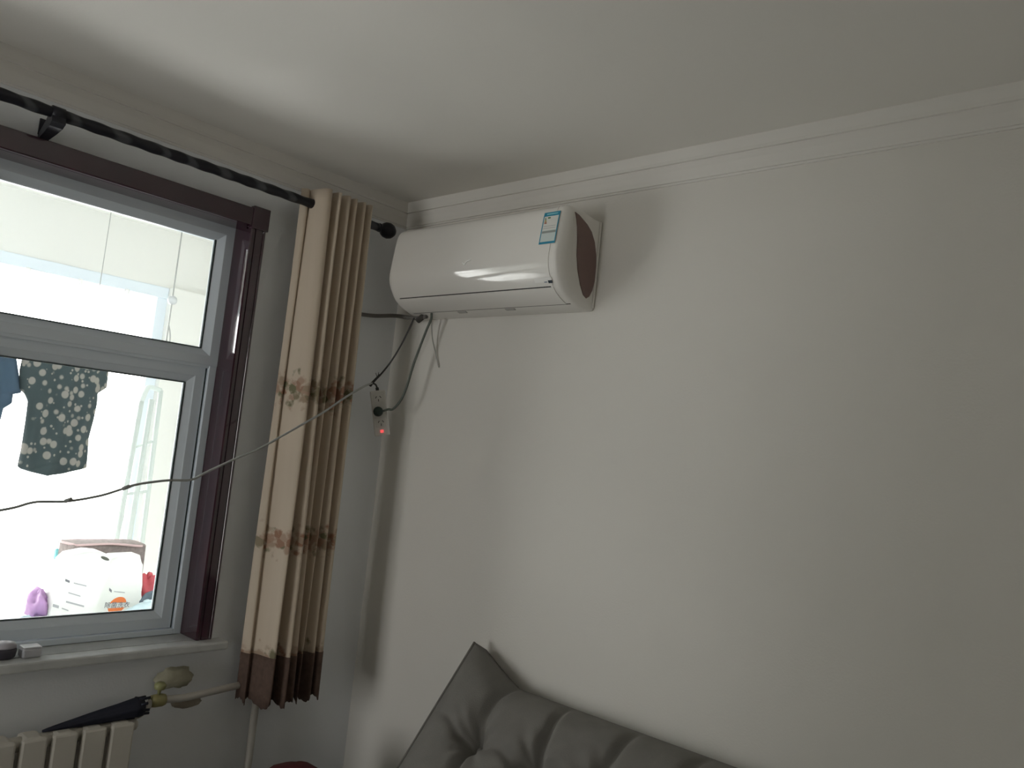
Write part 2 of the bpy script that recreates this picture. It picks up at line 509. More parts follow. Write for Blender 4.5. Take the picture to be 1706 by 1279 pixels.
for a, b in zip(rings[:-1], rings[1:]):
    for i in range(NT):
        bm.faces.new((a[i], a[i + 1], b[i + 1], b[i]))
    bm.faces.new((a[-1], a[0], b[0], b[-1]))
bm.faces.new(rings[0]); bm.faces.new(rings[-1][::-1])
body = bm_obj('body', bm, M_ACW, None, True)
parts = [body]


def ac_patch(name, t0, t1, y0, y1, off, thick, m, nt=24, ny=2, edge=0.0):
    bm = bmesh.new(); G = []
    for lay in (off, off - thick):
        rows = []
        for i in range(nt + 1):
            t = t0 + (t1 - t0) * i / nt
            rows.append([bm.verts.new(ac_pt(t, y0 + (y1 - y0) * j / ny, lay)) for j in range(ny + 1)])
        G.append(rows)
    for lay in (0, 1):
        for i in range(nt):
            for j in range(ny):
                f = (G[lay][i][j], G[lay][i + 1][j], G[lay][i + 1][j + 1], G[lay][i][j + 1])
                bm.faces.new(f if lay == 0 else f[::-1])
    for i in range(nt):
        bm.faces.new((G[0][i][0], G[1][i][0], G[1][i + 1][0], G[0][i + 1][0]))
        bm.faces.new((G[0][i][ny], G[0][i + 1][ny], G[1][i + 1][ny], G[1][i][ny]))
    for j in range(ny):
        bm.faces.new((G[0][0][j], G[0][0][j + 1], G[1][0][j + 1], G[1][0][j]))
        bm.faces.new((G[0][nt][j], G[1][nt][j], G[1][nt][j + 1], G[0][nt][j + 1]))
    o = bm_obj(name, bm, m)
    for p in o.data.polygons:
        p.use_smooth = True
    o.data.set_sharp_from_angle(angle=math.radians(40))
    return o


def t_of_z(z):
    best = min((abs(curve_at(PROF, 3 + k * .01).y - z), 3 + k * .01) for k in range(int((TM - 4) * 100)))
    return best[1]


TS = t_of_z(2.226); TL = t_of_z(2.187)
parts.append(ac_patch('front_panel', 3.6, TS - .12, AY0 + .045, AY1 - .030, .0014, .006, M_ACP, 40))
parts.append(ac_patch('outlet_gap_shade', TS - .12, TS + .02, AY0 + .055, AY1 - .050, .0012, .004, M_DARK, 4))  # dark strip stands in for the shade inside the slat gap
parts.append(ac_patch('louver_flap', TS + .02, TL - .10, AY0 + .045, AY1 - .045, .0018, .006, M_ACW, 14))
parts.append(ac_patch('lower_gap_shade', TL - .10, TL + .04, AY0 + .03, AY1 - .05, .0010, .004, mat('gap_shade_grey', (.12, .11, .10), .6), 4))  # grey strip carries the shade under the louver
for yv in (-.68, -.45):
    parts.append(ac_patch('bottom_clip', TL + .2, TL + .55, yv - .02, yv + .02, .003, .006, mat('clip_grey', (.45, .44, .42), .5), 4))
# rose-brown lens on the end that faces the room
LENS = [(958, 353), (964, 358), (970, 365), (978, 374), (985, 386), (990, 403), (992.5, 425), (992.5, 448), (990, 468), (986, 484), (981, 494), (976, 497), (971, 491), (966, 474), (962, 450), (960.5, 425), (961.5, 398), (961.5, 378), (960, 364)]
lens_o = []
for q in LENS:
    p = on_y(q[0], q[1], AY0); lens_o.append((p.x, p.z))
parts.append(prism('end_panel', lens_o, lambda a, b, t: Vector((min(a, -.008), t, b)), AY0 + .004, AY0 - .003, M_BROWN, bev=.0015))
# wall chassis plate showing behind the shell
parts.append(box('back_plate', -.012, -.002, AY0 - .004, AY1 - .03, 2.186, 2.468, M_ACW, bev=.002))
# energy sticker, follows the panel's curve
st_y0, st_y1 = -.948, -.884
tA, tB = t_of_z(2.458), t_of_z(2.353)
# sticker coordinates: v from top (0) to bottom (1), u from left to right


def st_patch(name, u0, u1, v0, v1, m, off, nt=6):
    return ac_patch(name, tA + (tB - tA) * v0, tA + (tB - tA) * v1, st_y1 + (st_y0 - st_y1) * u0, st_y1 + (st_y0 - st_y1) * u1, off, .0006, m, nt, 1)


B_STK = mat('sticker_blue', (.02, .26, .40), .4)
stk = st_patch('energy_sticker', 0, 1, 0, 1, mat('sticker_pale', (.62, .70, .68), .35), .0030, 14)
subs = [st_patch('sticker_header', 0, 1, 0, .17, B_STK, .0034), st_patch('sticker_footer', 0, 1, .94, 1, B_STK, .0034, 2),
        st_patch('sticker_border', 0, .05, .17, .94, B_STK, .0034), st_patch('sticker_border', .95, 1, .17, .94, B_STK, .0034),
        st_patch('sticker_title', .18, .86, .06, .115, mat('sticker_title_ink', (.25, .60, .66), .4), .0038, 2),
        st_patch('sticker_field', .08, .93, .18, .62, mat('sticker_white', (.74, .74, .70), .4), .0034, 8)]
for k, c in enumerate(((.04, .20, .06), (.10, .24, .04), (.40, .34, .04), (.40, .20, .04), (.36, .07, .03))):
    subs.append(st_patch('rating_bar', .12, .18 + .022 * k, .225 + k * .042, .255 + k * .042, mat('rating_ink_%s' % 'abcde'[k], c, .5), .0038, 2))
subs.append(st_patch('rating_mark', .30, .46, .215, .26, mat('rating_green', (.05, .18, .05), .5), .0038, 2))
for v in (.50, .56):
    subs.append(st_patch('sticker_line', .12, .85, v, v + .012, mat('sticker_ink', (.38, .40, .39), .5), .0038, 2))
subs.append(st_patch('sticker_band', .08, .93, .64, .70, mat('sticker_grey', (.30, .33, .31), .5), .0034, 2))
for o in subs: o.parent = stk
parts.append(stk)
# small dark display mark and the pale strip beside it, plus the little chrome emblem in the middle
tz = t_of_z(2.243)
parts.append(ac_patch('pale_strip', tz - .38, tz + .12, -.955 + .02, -.865, .0028, .0006, mat('pale_gloss', (.86, .85, .82), .15), 4, 1))
parts.append(ac_patch('display_mark', tz - .06, tz + .26, -.935, -.919, .0034, .0006, mat('display_dark', (.03, .04, .055), .2), 3, 1))
parts.append(ac_patch('display_mark', tz + .05, tz + .16, -.914, -.903, .0034, .0006, mat('display_blue', (.25, .30, .36), .2), 3, 1))
tm_ = t_of_z(2.318)
bm = bmesh.new()
CHK = [(-.016, .004), (-.008, -.004), (-.004, -.004), (.004, .006), (.022, .010), (.022, .013), (.002, .010), (-.006, .001), (-.013, .007)]
yc = -.57
vs = [bm.verts.new(ac_pt(tm_, yc - a, .0035) + Vector((0, 0, b))) for a, b in CHK]
bm.faces.new(vs)
r = bmesh.ops.extrude_face_region(bm, geom=bm.faces[:])
for v in r['geom']:
    if isinstance(v, bmesh.types.BMVert): v.co += Vector((.002, 0, 0))
parts.append(bm_obj('emblem', bm, mat('emblem_white', (.92, .92, .90), .12)))
adopt(ac, *parts)

# line set and drain running from the unit into the wall by the window
ls = thing('refrigerant_line', 'dark wrapped refrigerant pipe leaving the air conditioner toward the curtain', 'pipe', (-.05, -.14, 2.16))
pts = smooth_path([(-.06, -.25, 2.176), (-.06, -.20, 2.172), (-.062, -.15, 2.176), (-.08, -.085, 2.182), (-.14, -.035, 2.172), (-.24, -.020, 2.165), (-.34, -.012, 2.163), (-.38, .0, 2.163)], 8)
a_ = tube('wrapped_pipe', pts, .0075, mat('dark_wrap', (.16, .15, .14), .7), None, 12)
b_ = tube('pipe_collar', [(-.06, -.235, 2.180), (-.062, -.205, 2.162)], .011, mat('collar_dark', (.07, .065, .06), .7), None, 12)
adopt(ls, a_, b_)

# ------------------------------------------------------------------ long wire sagging from the unit past the curtain
wp = [on_x(690, 529, -.10), on_x(683, 545, -.11), on_x(668, 575, -.12), on_x(650, 604, -.13), on_x(633, 625, -.14), on_x(620, 638, -.15)]
wire = thing('sagging_wire', 'long thin wire drooping from the air conditioner past the curtain and window', 'wire', tuple(wp[-1]))
a_ = tube('dark_section', smooth_path(wp, 8), .0032, M_WIRE, None, 8)
q = wp[-1]
wp2 = [q, on_y(604, 645, -.20), on_y(575, 662, -.215), on_y(540, 686, -.22), on_y(505, 706, -.22), on_y(470, 726, -.22), on_y(430, 748, -.22), on_y(390, 765, -.22),
       on_y(345, 786, -.22), on_y(318, 799, -.22), on_y(280, 800, -.22), on_y(232, 806, -.22), on_y(205, 814, -.22), on_y(165, 826, -.22), on_y(110, 835, -.22),
       on_y(60, 836, -.22), on_y(25, 845, -.22), on_y(0, 850, -.22), on_y(-60, 862, -.22), on_y(-150, 868, -.20), on_y(-300, 850, -.12), (-1.95, -.02, 1.40), (-1.95, 0.0, 1.40)]
b_ = tube('grey_section', smooth_path(wp2, 8), .0036, M_GREYW, None, 8)
knots = []
for px, py in ((108, 835), (204, 814)):
    c = on_y(px, py, -.22); d = on_y(px + 12, py - 4, -.22)
    knots.append(tube('tape_joint', [c, (c + d) / 2, d], lambda t: .0055, M_GREYW, None, 8))
kd = on_x(620, 638, -.15); ke = on_x(633, 624, -.14)
knots.append(tube('tape_wrap', [kd + (kd - ke) * .3, kd, ke], lambda t: .007 - .003 * t, M_WIRE, None, 8))
for dx, dy in ((-3, -9), (2, -10), (6, -7)):
    c = on_x(629, 630, -.143)
    knots.append(tube('loose_strand', [c, on_x(629 + dx, 630 + dy, -.143)], .0012, M_WIRE, None, 6))
adopt(wire, a_, b_, *knots)

# ------------------------------------------------------------------ power strip hanging by its lead
SC = on_x(633, 688, -.115)
face = (CAM - SC); face.z *= .3; face.normalize()
ang = math.radians(13)
upv = Vector((0, 0, 1)) - face * face.z; upv.normalize()
side = upv.cross(face).normalized()
ax_u = (upv * math.cos(ang) - side * math.sin(ang)); ax_s = face.cross(ax_u) * -1
ax_s = ax_u.cross(face).normalized()
SM = Matrix((( *ax_s, 0), (*ax_u, 0), (*face, 0), (0, 0, 0, 1))).transposed()
SM.translation = SC
ps = thing('power_strip', 'white power strip hanging askew in the corner with a glowing red switch', 'power strip', (0, 0, 0))
ps.matrix_world = SM
bpy.context.view_layer.update()
HW, HH = .0285, .0855
bm = bmesh.new(); add_box(bm, -HW, HW, -HH, HH, -.022, .006, .004)
housing = bm_obj('housing', bm, M_SOCK, ps)
for yv in (.056, -.036):
    so = box('socket_face', -.019, .019, yv - .016, yv + .016, .0055, .0072, M_SOCK, ps, .001)
    for sx, sy, rr in ((-.008, .004, -.6), (.008, .004, .6), (0, -.008, 0)):
        bm = bmesh.new(); add_box(bm, -.0012, .0012, -.0045, .0045, .0070, .0076)
        bmesh.ops.rotate(bm, verts=bm.verts, cent=(0, 0, 0), matrix=Matrix.Rotation(rr, 3, 'Z'))
        bmesh.ops.translate(bm, verts=bm.verts, vec=(sx, yv + sy, 0))
        bm_obj('socket_slot', bm, M_DARK, so)
box('rocker_switch', -.006, .006, -.074, -.063, .0055, .0095, mat('red_lamp', (.6, .05, .05), .3, emit=(1, .12, .12), emit_s=.8), ps, .001)
box('lead_grommet', -.006, .006, HH - .002, HH + .012, -.012, 0.0, M_WIRE, ps, .002)
top = SM @ Vector((0, HH + .010, -.006))
lead = tube('lead', [ (SM.inverted() @ p) for p in smooth_path([top, (top + kd) / 2 + Vector((.004, 0, .004)), kd], 6)], .0032, M_WIRE, ps, 8)

# plug and cord of the unit
PC = SM @ Vector((-.006, .006, .006))
plug = thing('plug_cord', 'dark green plug and cord running from the air conditioner to the power strip', 'cord', tuple(PC))
a_ = lathe('plug', [(.001, 0.002), (.016, .002), (.0185, .006), (.0185, .020), (.016, .028), (.009, .031), (.001, .031)], mat('plug_dark_green', (.022, .040, .032), .45), None, PC, face, 24)
st = PC + face * .016 + ax_s * .017
cp = [st, st + ax_s * .02 + ax_u * .004]
for px, py, x in ((655, 681, -.11), (668, 666, -.105), (678, 643, -.10), (688, 610, -.095), (700, 577, -.09), (710, 551, -.085), (718, 532, -.08)):
    cp.append(on_x(px, py, x))
cp.append(on_x(719, 522, -.075))
b_ = tube('cord', smooth_path(cp, 8), .0045, M_CORD, None, 10)
adopt(plug, a_, b_)
dl = tag(tube('thin_tube', smooth_path([on_x(718, 520, -.06), on_x(720, 560, -.03), on_x(725, 585, -.012), on_x(731, 612, -.006)], 8), .0024, mat('faint_tube', (.40, .40, .37), .5), None, 8),  # thin grey tube from the unit's underside down to the wall
         'short thin grey tube shape under the air conditioner against the wall', 'tube')

# ------------------------------------------------------------------ curtain rod
ROD_Y, ROD_Z = -.10, 2.491
rod = thing('curtain_rod', 'black twisted metal curtain rod with wall bracket and ball finial', 'curtain rod', (-1.34, 0, 2.45))
bm = bmesh.new()
n = 260; sg = 10; rings = []
RX_L, RX_R = -2.75, -.215
for i in range(n + 1):
    x = RX_L + (RX_R - RX_L) * i / n
    ph = x * 2 * PI / .16
    ring = []
    for k in range(sg * 2):
        th = 2 * PI * k / (sg * 2)
        r = .0158 + .0010 * math.cos(2 * (th - ph))
        ring.append(bm.verts.new((x, ROD_Y + r * math.cos(th), ROD_Z + r * math.sin(th))))
    rings.append(ring)
for a, b in zip(rings[:-1], rings[1:]):
    for k in range(sg * 2):
        bm.faces.new((a[k], a[(k + 1) % (sg * 2)], b[(k + 1) % (sg * 2)], b[k]))
bm.faces.new(rings[0][::-1]); bm.faces.new(rings[-1])


def rod_mat():
    m = mat('rod_black', (.02, .02, .026), .35, metal=.2)
    nt = m.node_tree; b = nt.nodes['Principled BSDF']
    tc = nt.nodes.new('ShaderNodeTexCoord'); wv = nt.nodes.new('ShaderNodeTexWave')
    wv.inputs['Scale'].default_value = 5.5; wv.inputs['Distortion'].default_value = 3.0; wv.bands_direction = 'DIAGONAL'
    cr = nt.nodes.new('ShaderNodeValToRGB')
    cr.color_ramp.elements[0].color = (.012, .012, .018, 1); cr.color_ramp.elements[0].position = .72
    cr.color_ramp.elements[1].color = (.075, .078, .085, 1); cr.color_ramp.elements[1].position = .95
    nt.links.new(tc.outputs['Object'], wv.inputs[0]); nt.links.new(wv.outputs['Fac'], cr.inputs[0]); nt.links.new(cr.outputs[0], b.inputs['Base Color'])
    return m


parts = [bm_obj('pole', bm, rod_mat(), None, True)]
for bx in (-1.335, -2.55):
    # arm: broad at the rod, narrowing down to the wall plate
    arm = prism('bracket_arm', [(-.118, 2.480), (-.122, 2.462), (-.105, 2.452), (-.07, 2.444), (-.03, 2.438), (0, 2.432), (0, 2.452), (-.03, 2.462), (-.065, 2.478), (-.080, 2.490)],
                lambda a, b, t: Vector((bx + t * (1 + max(0, -a) * 5), a, b)), -.011, .011, M_BLACK)
    cup = tube('bracket_cup', [(bx - .016, ROD_Y, ROD_Z - .002), (bx + .016, ROD_Y, ROD_Z - .002)], .021, M_BLACK, None, 16)
    plate = box('wall_plate', bx - .013, bx + .013, -.006, 0, 2.447 - .0, 2.495, M_BLACK, None, .002)
    parts += [arm, cup, plate]
parts.append(lathe('finial', [(.002, -.004), (.016, 0), (.017, .006), (.012, .010), (.012, .016), (.022, .022), (.029, .034), (.031, .048), (.027, .062), (.017, .074), (.004, .080)],
                   M_BLACK, None, (RX_R - .002, ROD_Y, ROD_Z), (1, 0, 0), 24))
parts.append(lathe('finial', [(.002, -.004), (.016, 0), (.017, .006), (.012, .010), (.012, .016), (.022, .022), (.029, .034), (.031, .048), (.027, .062), (.017, .074), (.004, .080)],
                   M_BLACK, None, (RX_L + .002, ROD_Y, ROD_Z), (-1, 0, 0), 24))
adopt(rod, *parts)


# ------------------------------------------------------------------ curtain
def curtain_mat():
    m = mat('cream_curtain', (.60, .52, .41), .75)
    nt = m.node_tree; b = nt.nodes['Principled BSDF']; L = nt.links
    uv = nt.nodes.new('ShaderNodeUVMap'); sep = nt.nodes.new('ShaderNodeSeparateXYZ'); L.new(uv.outputs[0], sep.inputs[0])

    def math_(op, a, b_, c=None):
        n = nt.nodes.new('ShaderNodeMath'); n.operation = op
        for i, v in enumerate((a, b_, c)):
            if v is None: continue
            if isinstance(v, (int, float)): n.inputs[i].default_value = v
            else: L.new(v, n.inputs[i])
        return n.outputs[0]

    def band(z, hw):   # soft mask about height z
        d = math_('ABSOLUTE', math_('SUBTRACT', sep.outputs[1], z), 0)
        return math_('MAXIMUM', math_('SUBTRACT', 1.0, math_('DIVIDE', d, hw)), 0.0)
    masks = math_('MAXIMUM', math_('MAXIMUM', band(1.84, .13), band(1.335, .10)), band(.94, .10))
    nz = nt.nodes.new('ShaderNodeTexNoise'); nz.inputs['Scale'].default_value = 40; nz.inputs['Detail'].default_value = 3
    L.new(uv.outputs[0], nz.inputs['Vector'])
    vor = nt.nodes.new('ShaderNodeTexVoronoi'); vor.inputs['Scale'].default_value = 34; L.new(uv.outputs[0], vor.inputs['Vector'])
    mot = math_('MULTIPLY', masks, nz.outputs['Fac'])
    mot = math_('SUBTRACT', mot, math_('MULTIPLY', vor.outputs['Distance'], .35))
    fac = nt.nodes.new('ShaderNodeMapRange'); L.new(mot, fac.inputs[0]); fac.inputs[1].default_value = .10; fac.inputs[2].default_value = .26
    cr = nt.nodes.new('ShaderNodeValToRGB')
    e = cr.color_ramp.elements
    e[0].color = (.30, .16, .10, 1); e[0].position = .25
    e[1].color = (.16, .15, .08, 1); e[1].position = .8
    x_ = e.new(.5); x_.color = (.42, .30, .22, 1)
    L.new(vor.outputs['Color'], cr.inputs[0])
    # faint vertical damask stripes in the cloth
    st_ = nt.nodes.new('ShaderNodeTexNoise'); st_.inputs['Scale'].default_value = 1.0
    mp = nt.nodes.new('ShaderNodeMapping'); mp.inputs['Scale'].default_value = (18, 1.2, 1); L.new(uv.outputs[0], mp.inputs[0]); L.new(mp.outputs[0], st_.inputs['Vector'])
    bs = nt.nodes.new('ShaderNodeMix'); bs.data_type = 'RGBA'; bs.inputs[6].default_value = (.50, .41, .315, 1); bs.inputs[7].default_value = (.64, .55, .44, 1)
    L.new(st_.outputs['Fac'], bs.inputs[0])
    mx = nt.nodes.new('ShaderNodeMix'); mx.data_type = 'RGBA'
    L.new(fac.outputs[0], mx.inputs[0]); L.new(bs.outputs[2], mx.inputs[6]); L.new(cr.outputs[0], mx.inputs[7])
    L.new(mx.outputs[2], b.inputs['Base Color'])
    b.inputs['Sheen Weight'].default_value = .2
    return m


def fold_line(zf):
    """plan of the bunched cloth at height fraction zf (0 top, 1 bottom): list of (x, y)"""
    x0 = -.540 + .006 * zf; x1 = -.268 + .014 * zf
    key = [(0.0, -.070), (.03, -.086), (.065, -.088), (.095, -.074), (.12, -.104), (.15, -.150), (.19, -.166), (.235, -.160), (.265, -.126), (.295, -.124), (.325, -.160), (.365, -.168), (.40, -.130), (.43, -.124),
           (.46, -.162), (.50, -.166), (.535, -.126), (.565, -.124), (.595, -.160), (.635, -.164), (.67, -.126), (.70, -.124), (.73, -.158), (.765, -.160), (.80, -.126), (.83, -.122), (.865, -.154), (.91, -.154), (.955, -.118), (1.0, -.078)]
    pts = []
    for i, (s, y) in enumerate(key):
        wob = .006 * math.sin(i * 1.1 + zf * 2.2) * zf + .003 * math.sin(i * .9 + zf * 6)
        amp = .75 + .25 * math.sin(1.2 * i + 1.5 * zf) * zf + .12 * zf
        pts.append(Vector((x0 + (x1 - x0) * s + wob, -.120 + (y + .120) * (1 + (amp - .75)), 0)))
    return smooth_path(pts, 5)


def cloth_sheet(name, z_top, z_bot, zf0, zf1, nz, m, parent, grow=0.0, hem=None):
    bm = bmesh.new(); uvl = bm.loops.layers.uv.new('UVMap'); rows = []; arc = None
    base = fold_line(.5); arc = [0]
    for a, b in zip(base[:-1], base[1:]): arc.append(arc[-1] + (b - a).length)
    for j in range(nz + 1):
        f = j / nz; zf = zf0 + (zf1 - zf0) * f
        row = []
        for i, p in enumerate(fold_line(zf)):
            z = z_top + (z_bot - z_top) * f
            if hem and j == nz: z += hem(i)
            row.append(bm.verts.new((p.x, p.y - grow, z)))
        rows.append(row)
    for j in range(nz):
        for i in range(len(rows[0]) - 1):
            f = bm.faces.new((rows[j][i], rows[j][i + 1], rows[j + 1][i + 1], rows[j + 1][i]))
            for lp, (ii, jj) in zip(f.loops, ((i, j), (i + 1, j), (i + 1, j + 1), (i, j + 1))):
                lp[uvl].uv = (arc[ii], z_top + (z_bot - z_top) * jj / nz)
    me = bpy.data.meshes.new(name); bm.to_mesh(me); bm.free(); me.materials.append(m)
    for p in me.polygons: p.use_smooth = True
    o = bpy.data.objects.new(name, me); COL.objects.link(o)
    sd = o.modifiers.new('thick', 'SOLIDIFY'); sd.thickness = .003; sd.offset = 0
    return o


cur = thing('curtain', 'gathered cream curtain with brown floral embroidery bands and lace hem', 'curtain', (-.40, -.11, .80))
M_CUR = curtain_mat()
cl = cloth_sheet('cloth', 2.542, .935, 0, .93, 40, M_CUR, cur)
M_LACE = mat('brown_lace', (.10, .062, .047), .85, noise_amt=.5, noise_scale=60)
lace = cloth_sheet('lace_hem', .955, .80, .92, 1.0, 4, M_LACE, cur, .002, lambda i: .010 * math.sin(i * .45) + .003 * math.sin(i * 2.3))
adopt(cur, cl, lace)
# ------------------------------------------------------------------ radiator and heating pipes below the sill
rad = thing('radiator', 'cream sectional steel radiator under the window sill', 'radiator', (-1.3, -.08, 0.0))
parts = []
RXE, RTOP = -.885, .808
sec = None
for k in range(13):
    x = RXE - .039 - k * .078
    if sec is None:
        bm = bmesh.new()
        add_box(bm, -.0335, .0335, -.040, -.022, -.66, -.002, .007)
        add_box(bm, -.022, .022, .018, .036, -.66, -.004, .006)
        add_box(bm, -.026, .026, -.036, .034, -.045, 0.0, .010)
        add_box(bm, -.026, .026, -.036, .034, -.665, -.62, .010)
        sec = bm_obj('section', bm, M_RAD); sec.location = (x, -.085, RTOP); parts.append(sec)
    else:
        o = sec.copy(); COL.objects.link(o); o.location = (x, -.085, RTOP); parts.append(o)
parts.append(tube('top_header', [(RXE - .078 * 13, -.085, RTOP - .022), (RXE + .004, -.085, RTOP - .022)], .020, M_RAD, None, 14))
parts.append(tube('bottom_header', [(RXE - .078 * 13, -.085, RTOP - .643), (RXE + .004, -.085, RTOP - .643)], .018, M_RAD, None, 14))
parts.append(lathe('end_plug', [(.001, 0), (.016, 0), (.017, .008), (.010, .014), (.001, .014)], M_RAD, None, (RXE + .004, -.085, RTOP - .022), (1, 0, 0), 8))
for x in (RXE - .117, RXE - .85):
    parts.append(box('foot', x - .02, x + .02, -.115, -.055, 0, RTOP - .655, M_RAD))
adopt(rad, *parts)

hp = thing('heating_pipe', 'white heating pipe with stained insulation joining radiator to corner riser', 'pipe', (-.444, -.045, 0))
zp = .846
parts = [tube('branch_pipe', smooth_path([(RXE + .004, -.085, zp - .035), (-.86, -.085, zp - .03), (-.83, -.085, zp - .004), (-.80, -.085, zp), (-.73, -.085, zp - .004), (-.66, -.080, zp - .002), (-.58, -.070, zp), (-.50, -.055, zp), (-.446, -.045, zp)], 6), .0115, M_PIPE, None, 12),
         tube('riser', [(-.444, -.045, 0.0), (-.444, -.045, zp + .03)], .0125, M_PIPE, None, 14)]
parts.append(lathe('tee_joint', [(.013, -.03), (.018, -.03), (.018, .03), (.013, .03)], M_PIPE, None, (-.444, -.045, zp), (0, 0, 1), 16))
parts.append(lathe('valve_body', [(.012, -.022), (.017, -.022), (.019, -.01), (.019, .012), (.016, .022), (.012, .022)], mat('valve_brass', (.30, .27, .12), .5), None, (-.812, -.085, zp + .000), (1, 0, 0), 14))
parts.append(lathe('valve_handle', [(.004, 0), (.006, .018), (.016, .022), (.018, .034), (.012, .040), (.001, .041)], mat('valve_yellow', (.28, .28, .13), .5), None, (-.812, -.085, zp + .014), (0, -.1, 1), 14))


def lump(name, c, rx, ry, rz, m, amp=.18, sc_=14, seg=20, parent=None, seed=0.0):
    bm = bmesh.new(); bmesh.ops.create_uvsphere(bm, u_segments=seg, v_segments=seg // 2 + 2, radius=1)
    for v in bm.verts:
        d = v.co.normalized()
        k = 1 + amp * (noise.noise(d * 1.7 + Vector((seed, 0, 3))) + .5 * noise.noise(d * 4.1 + Vector((seed, 5, 0))))
        v.co = Vector((c[0] + d.x * rx * k, c[1] + d.y * ry * k, c[2] + d.z * rz * k))
    return bm_obj(name, bm, m, parent, True)


M_FOAM = mat('stained_foam', (.38, .36, .27), .9, noise_amt=.3, noise_scale=30, bump=.5, bump_scale=60)
parts.append(lump('foam_wrap', (-.735, -.022, .888), .060, .022, .034, M_FOAM, .28, seed=2))
parts.append(lump('foam_wrap', (-.70, -.050, .815), .048, .026, .017, mat('foam_dull', (.34, .30, .24), .9, noise_amt=.2), .2, seed=6))
adopt(hp, *parts)

um = thing('folded_umbrella', 'dark navy folded umbrella lying along the radiator top', 'umbrella', (-1.0, -.085, RTOP))
parts = []
A = Vector((-1.13, -.085, RTOP + .006)); B = Vector((-.868, -.085, RTOP + .030))
dv = (B - A)
bm = bmesh.new(); rings = []
n = 18
for i in range(n + 1):
    f = i / n; r = .003 + .026 * f ** .9; c = A + dv * f; c.z = RTOP + r * .92
    ring = []
    for k in range(24):
        th = 2 * PI * k / 24; rr = r * (1 + .12 * math.sin(th * 8 + f * 3))
        e = Vector((0, math.cos(th) * rr, math.sin(th) * rr))
        if i == n: e.x = .012 * math.sin(th * 8)
        ring.append(bm.verts.new(c + e))
    rings.append(ring)
for a, b in zip(rings[:-1], rings[1:]):
    for k in range(24): bm.faces.new((a[k], a[(k + 1) % 24], b[(k + 1) % 24], b[k]))
bm.faces.new(rings[0][::-1]); bm.faces.new(rings[-1])
parts.append(bm_obj('canopy', bm, M_NAVY, None, True))
for k in range(8):
    th = 2 * PI * k / 8 + .3; o_ = Vector((0, math.cos(th) * .022, math.sin(th) * .022))
    e_ = Vector((.018 + .006 * (k % 3), o_.y * 1.1, o_.z * 1.1))
    parts.append(tube('rib_tip', [Vector((-.872, -.085, RTOP + .030)) + o_, Vector((-.870, -.085, RTOP + .030)) + e_], .004, M_NAVY, None, 6))
parts.append(tube('shaft', [(-.875, -.085, RTOP + .030), (-.842, -.085, RTOP + .033)], .006, M_BLACK, None, 8))
adopt(um, *parts)

# small things on the sill
sb = thing('small_box', 'small pale grey block lying on the marble sill', 'box', (-1.165, .010, .996))
a_ = box('body', -1.187, -1.137, -.022, .022, .996, 1.022, mat('pale_block', (.50, .50, .53), .5), None, .005)
b_ = box('lid', -1.186, -1.138, -.021, .021, 1.0205, 1.026, mat('block_lid', (.62, .62, .64), .4), None, .003)
adopt(sb, a_, b_)
jr = thing('small_pot', 'small dark round pot with pale lid on the marble sill', 'pot', (-1.226, .015, .996))
a_ = lathe('body', [(.001, 0), (.024, 0), (.030, .006), (.032, .020), (.029, .030), (.001, .030)], mat('dark_pot', (.05, .045, .06), .4), None, (-1.226, .010, .996))
b_ = lathe('lid', [(.001, .029), (.030, .029), (.030, .034), (.024, .042), (.008, .046), (.001, .046)], mat('pot_lid', (.45, .43, .47), .35), None, (-1.226, .010, .996))
adopt(jr, a_, b_)

# ------------------------------------------------------------------ bed, wedge cushion and red bundle
bed = thing('bed', 'low bed with grey bedding below the air conditioner wall', 'bed', (-1.05, -1.3, 0))
parts = [box('base', -2.05, -.03, -2.35, -.16, .10, .28, mat('bed_base', (.10, .07, .05), .5), None, .01)]
bm = bmesh.new(); add_box(bm, -2.06, -.02, -2.36, -.15, .28, .50, .05, 4)
parts.append(bm_obj('mattress', bm, mat('bedding', (.26, .25, .24), .9, noise_amt=.1), None, True))
for x in (-1.98, -.10):
    for y in (-2.28, -.23):
        parts.append(box('leg', x - .03, x + .03, y - .03, y + .03, 0, .10, mat('bed_leg', (.05, .035, .03), .5)))
adopt(bed, *parts)

BT = .505
CY0, CY1 = -.682, -2.28
BTN_Y = [-.886 - .215 * k for k in range(7)]
BTN_T = [.33, .70]


def ztop(y):
    d = CY0 - y
    e = (y - CY1)
    f = max(0, 1 - d / .20); g_ = max(0, 1 - e / .20)
    return .985 + .098 * (f ** 1.25) + .098 * (g_ ** 1.25)


def cush_base(y, t):
    d = CY0 - y
    f = max(0, 1 - d / .2)
    T = Vector((-.060 - .012 * f, y, ztop(y))); B = Vector((-.535, y, BT + .005))
    return T + (B - T) * t


def smin_gauss(d, w_):
    return math.exp(-(d / w_) ** 2)


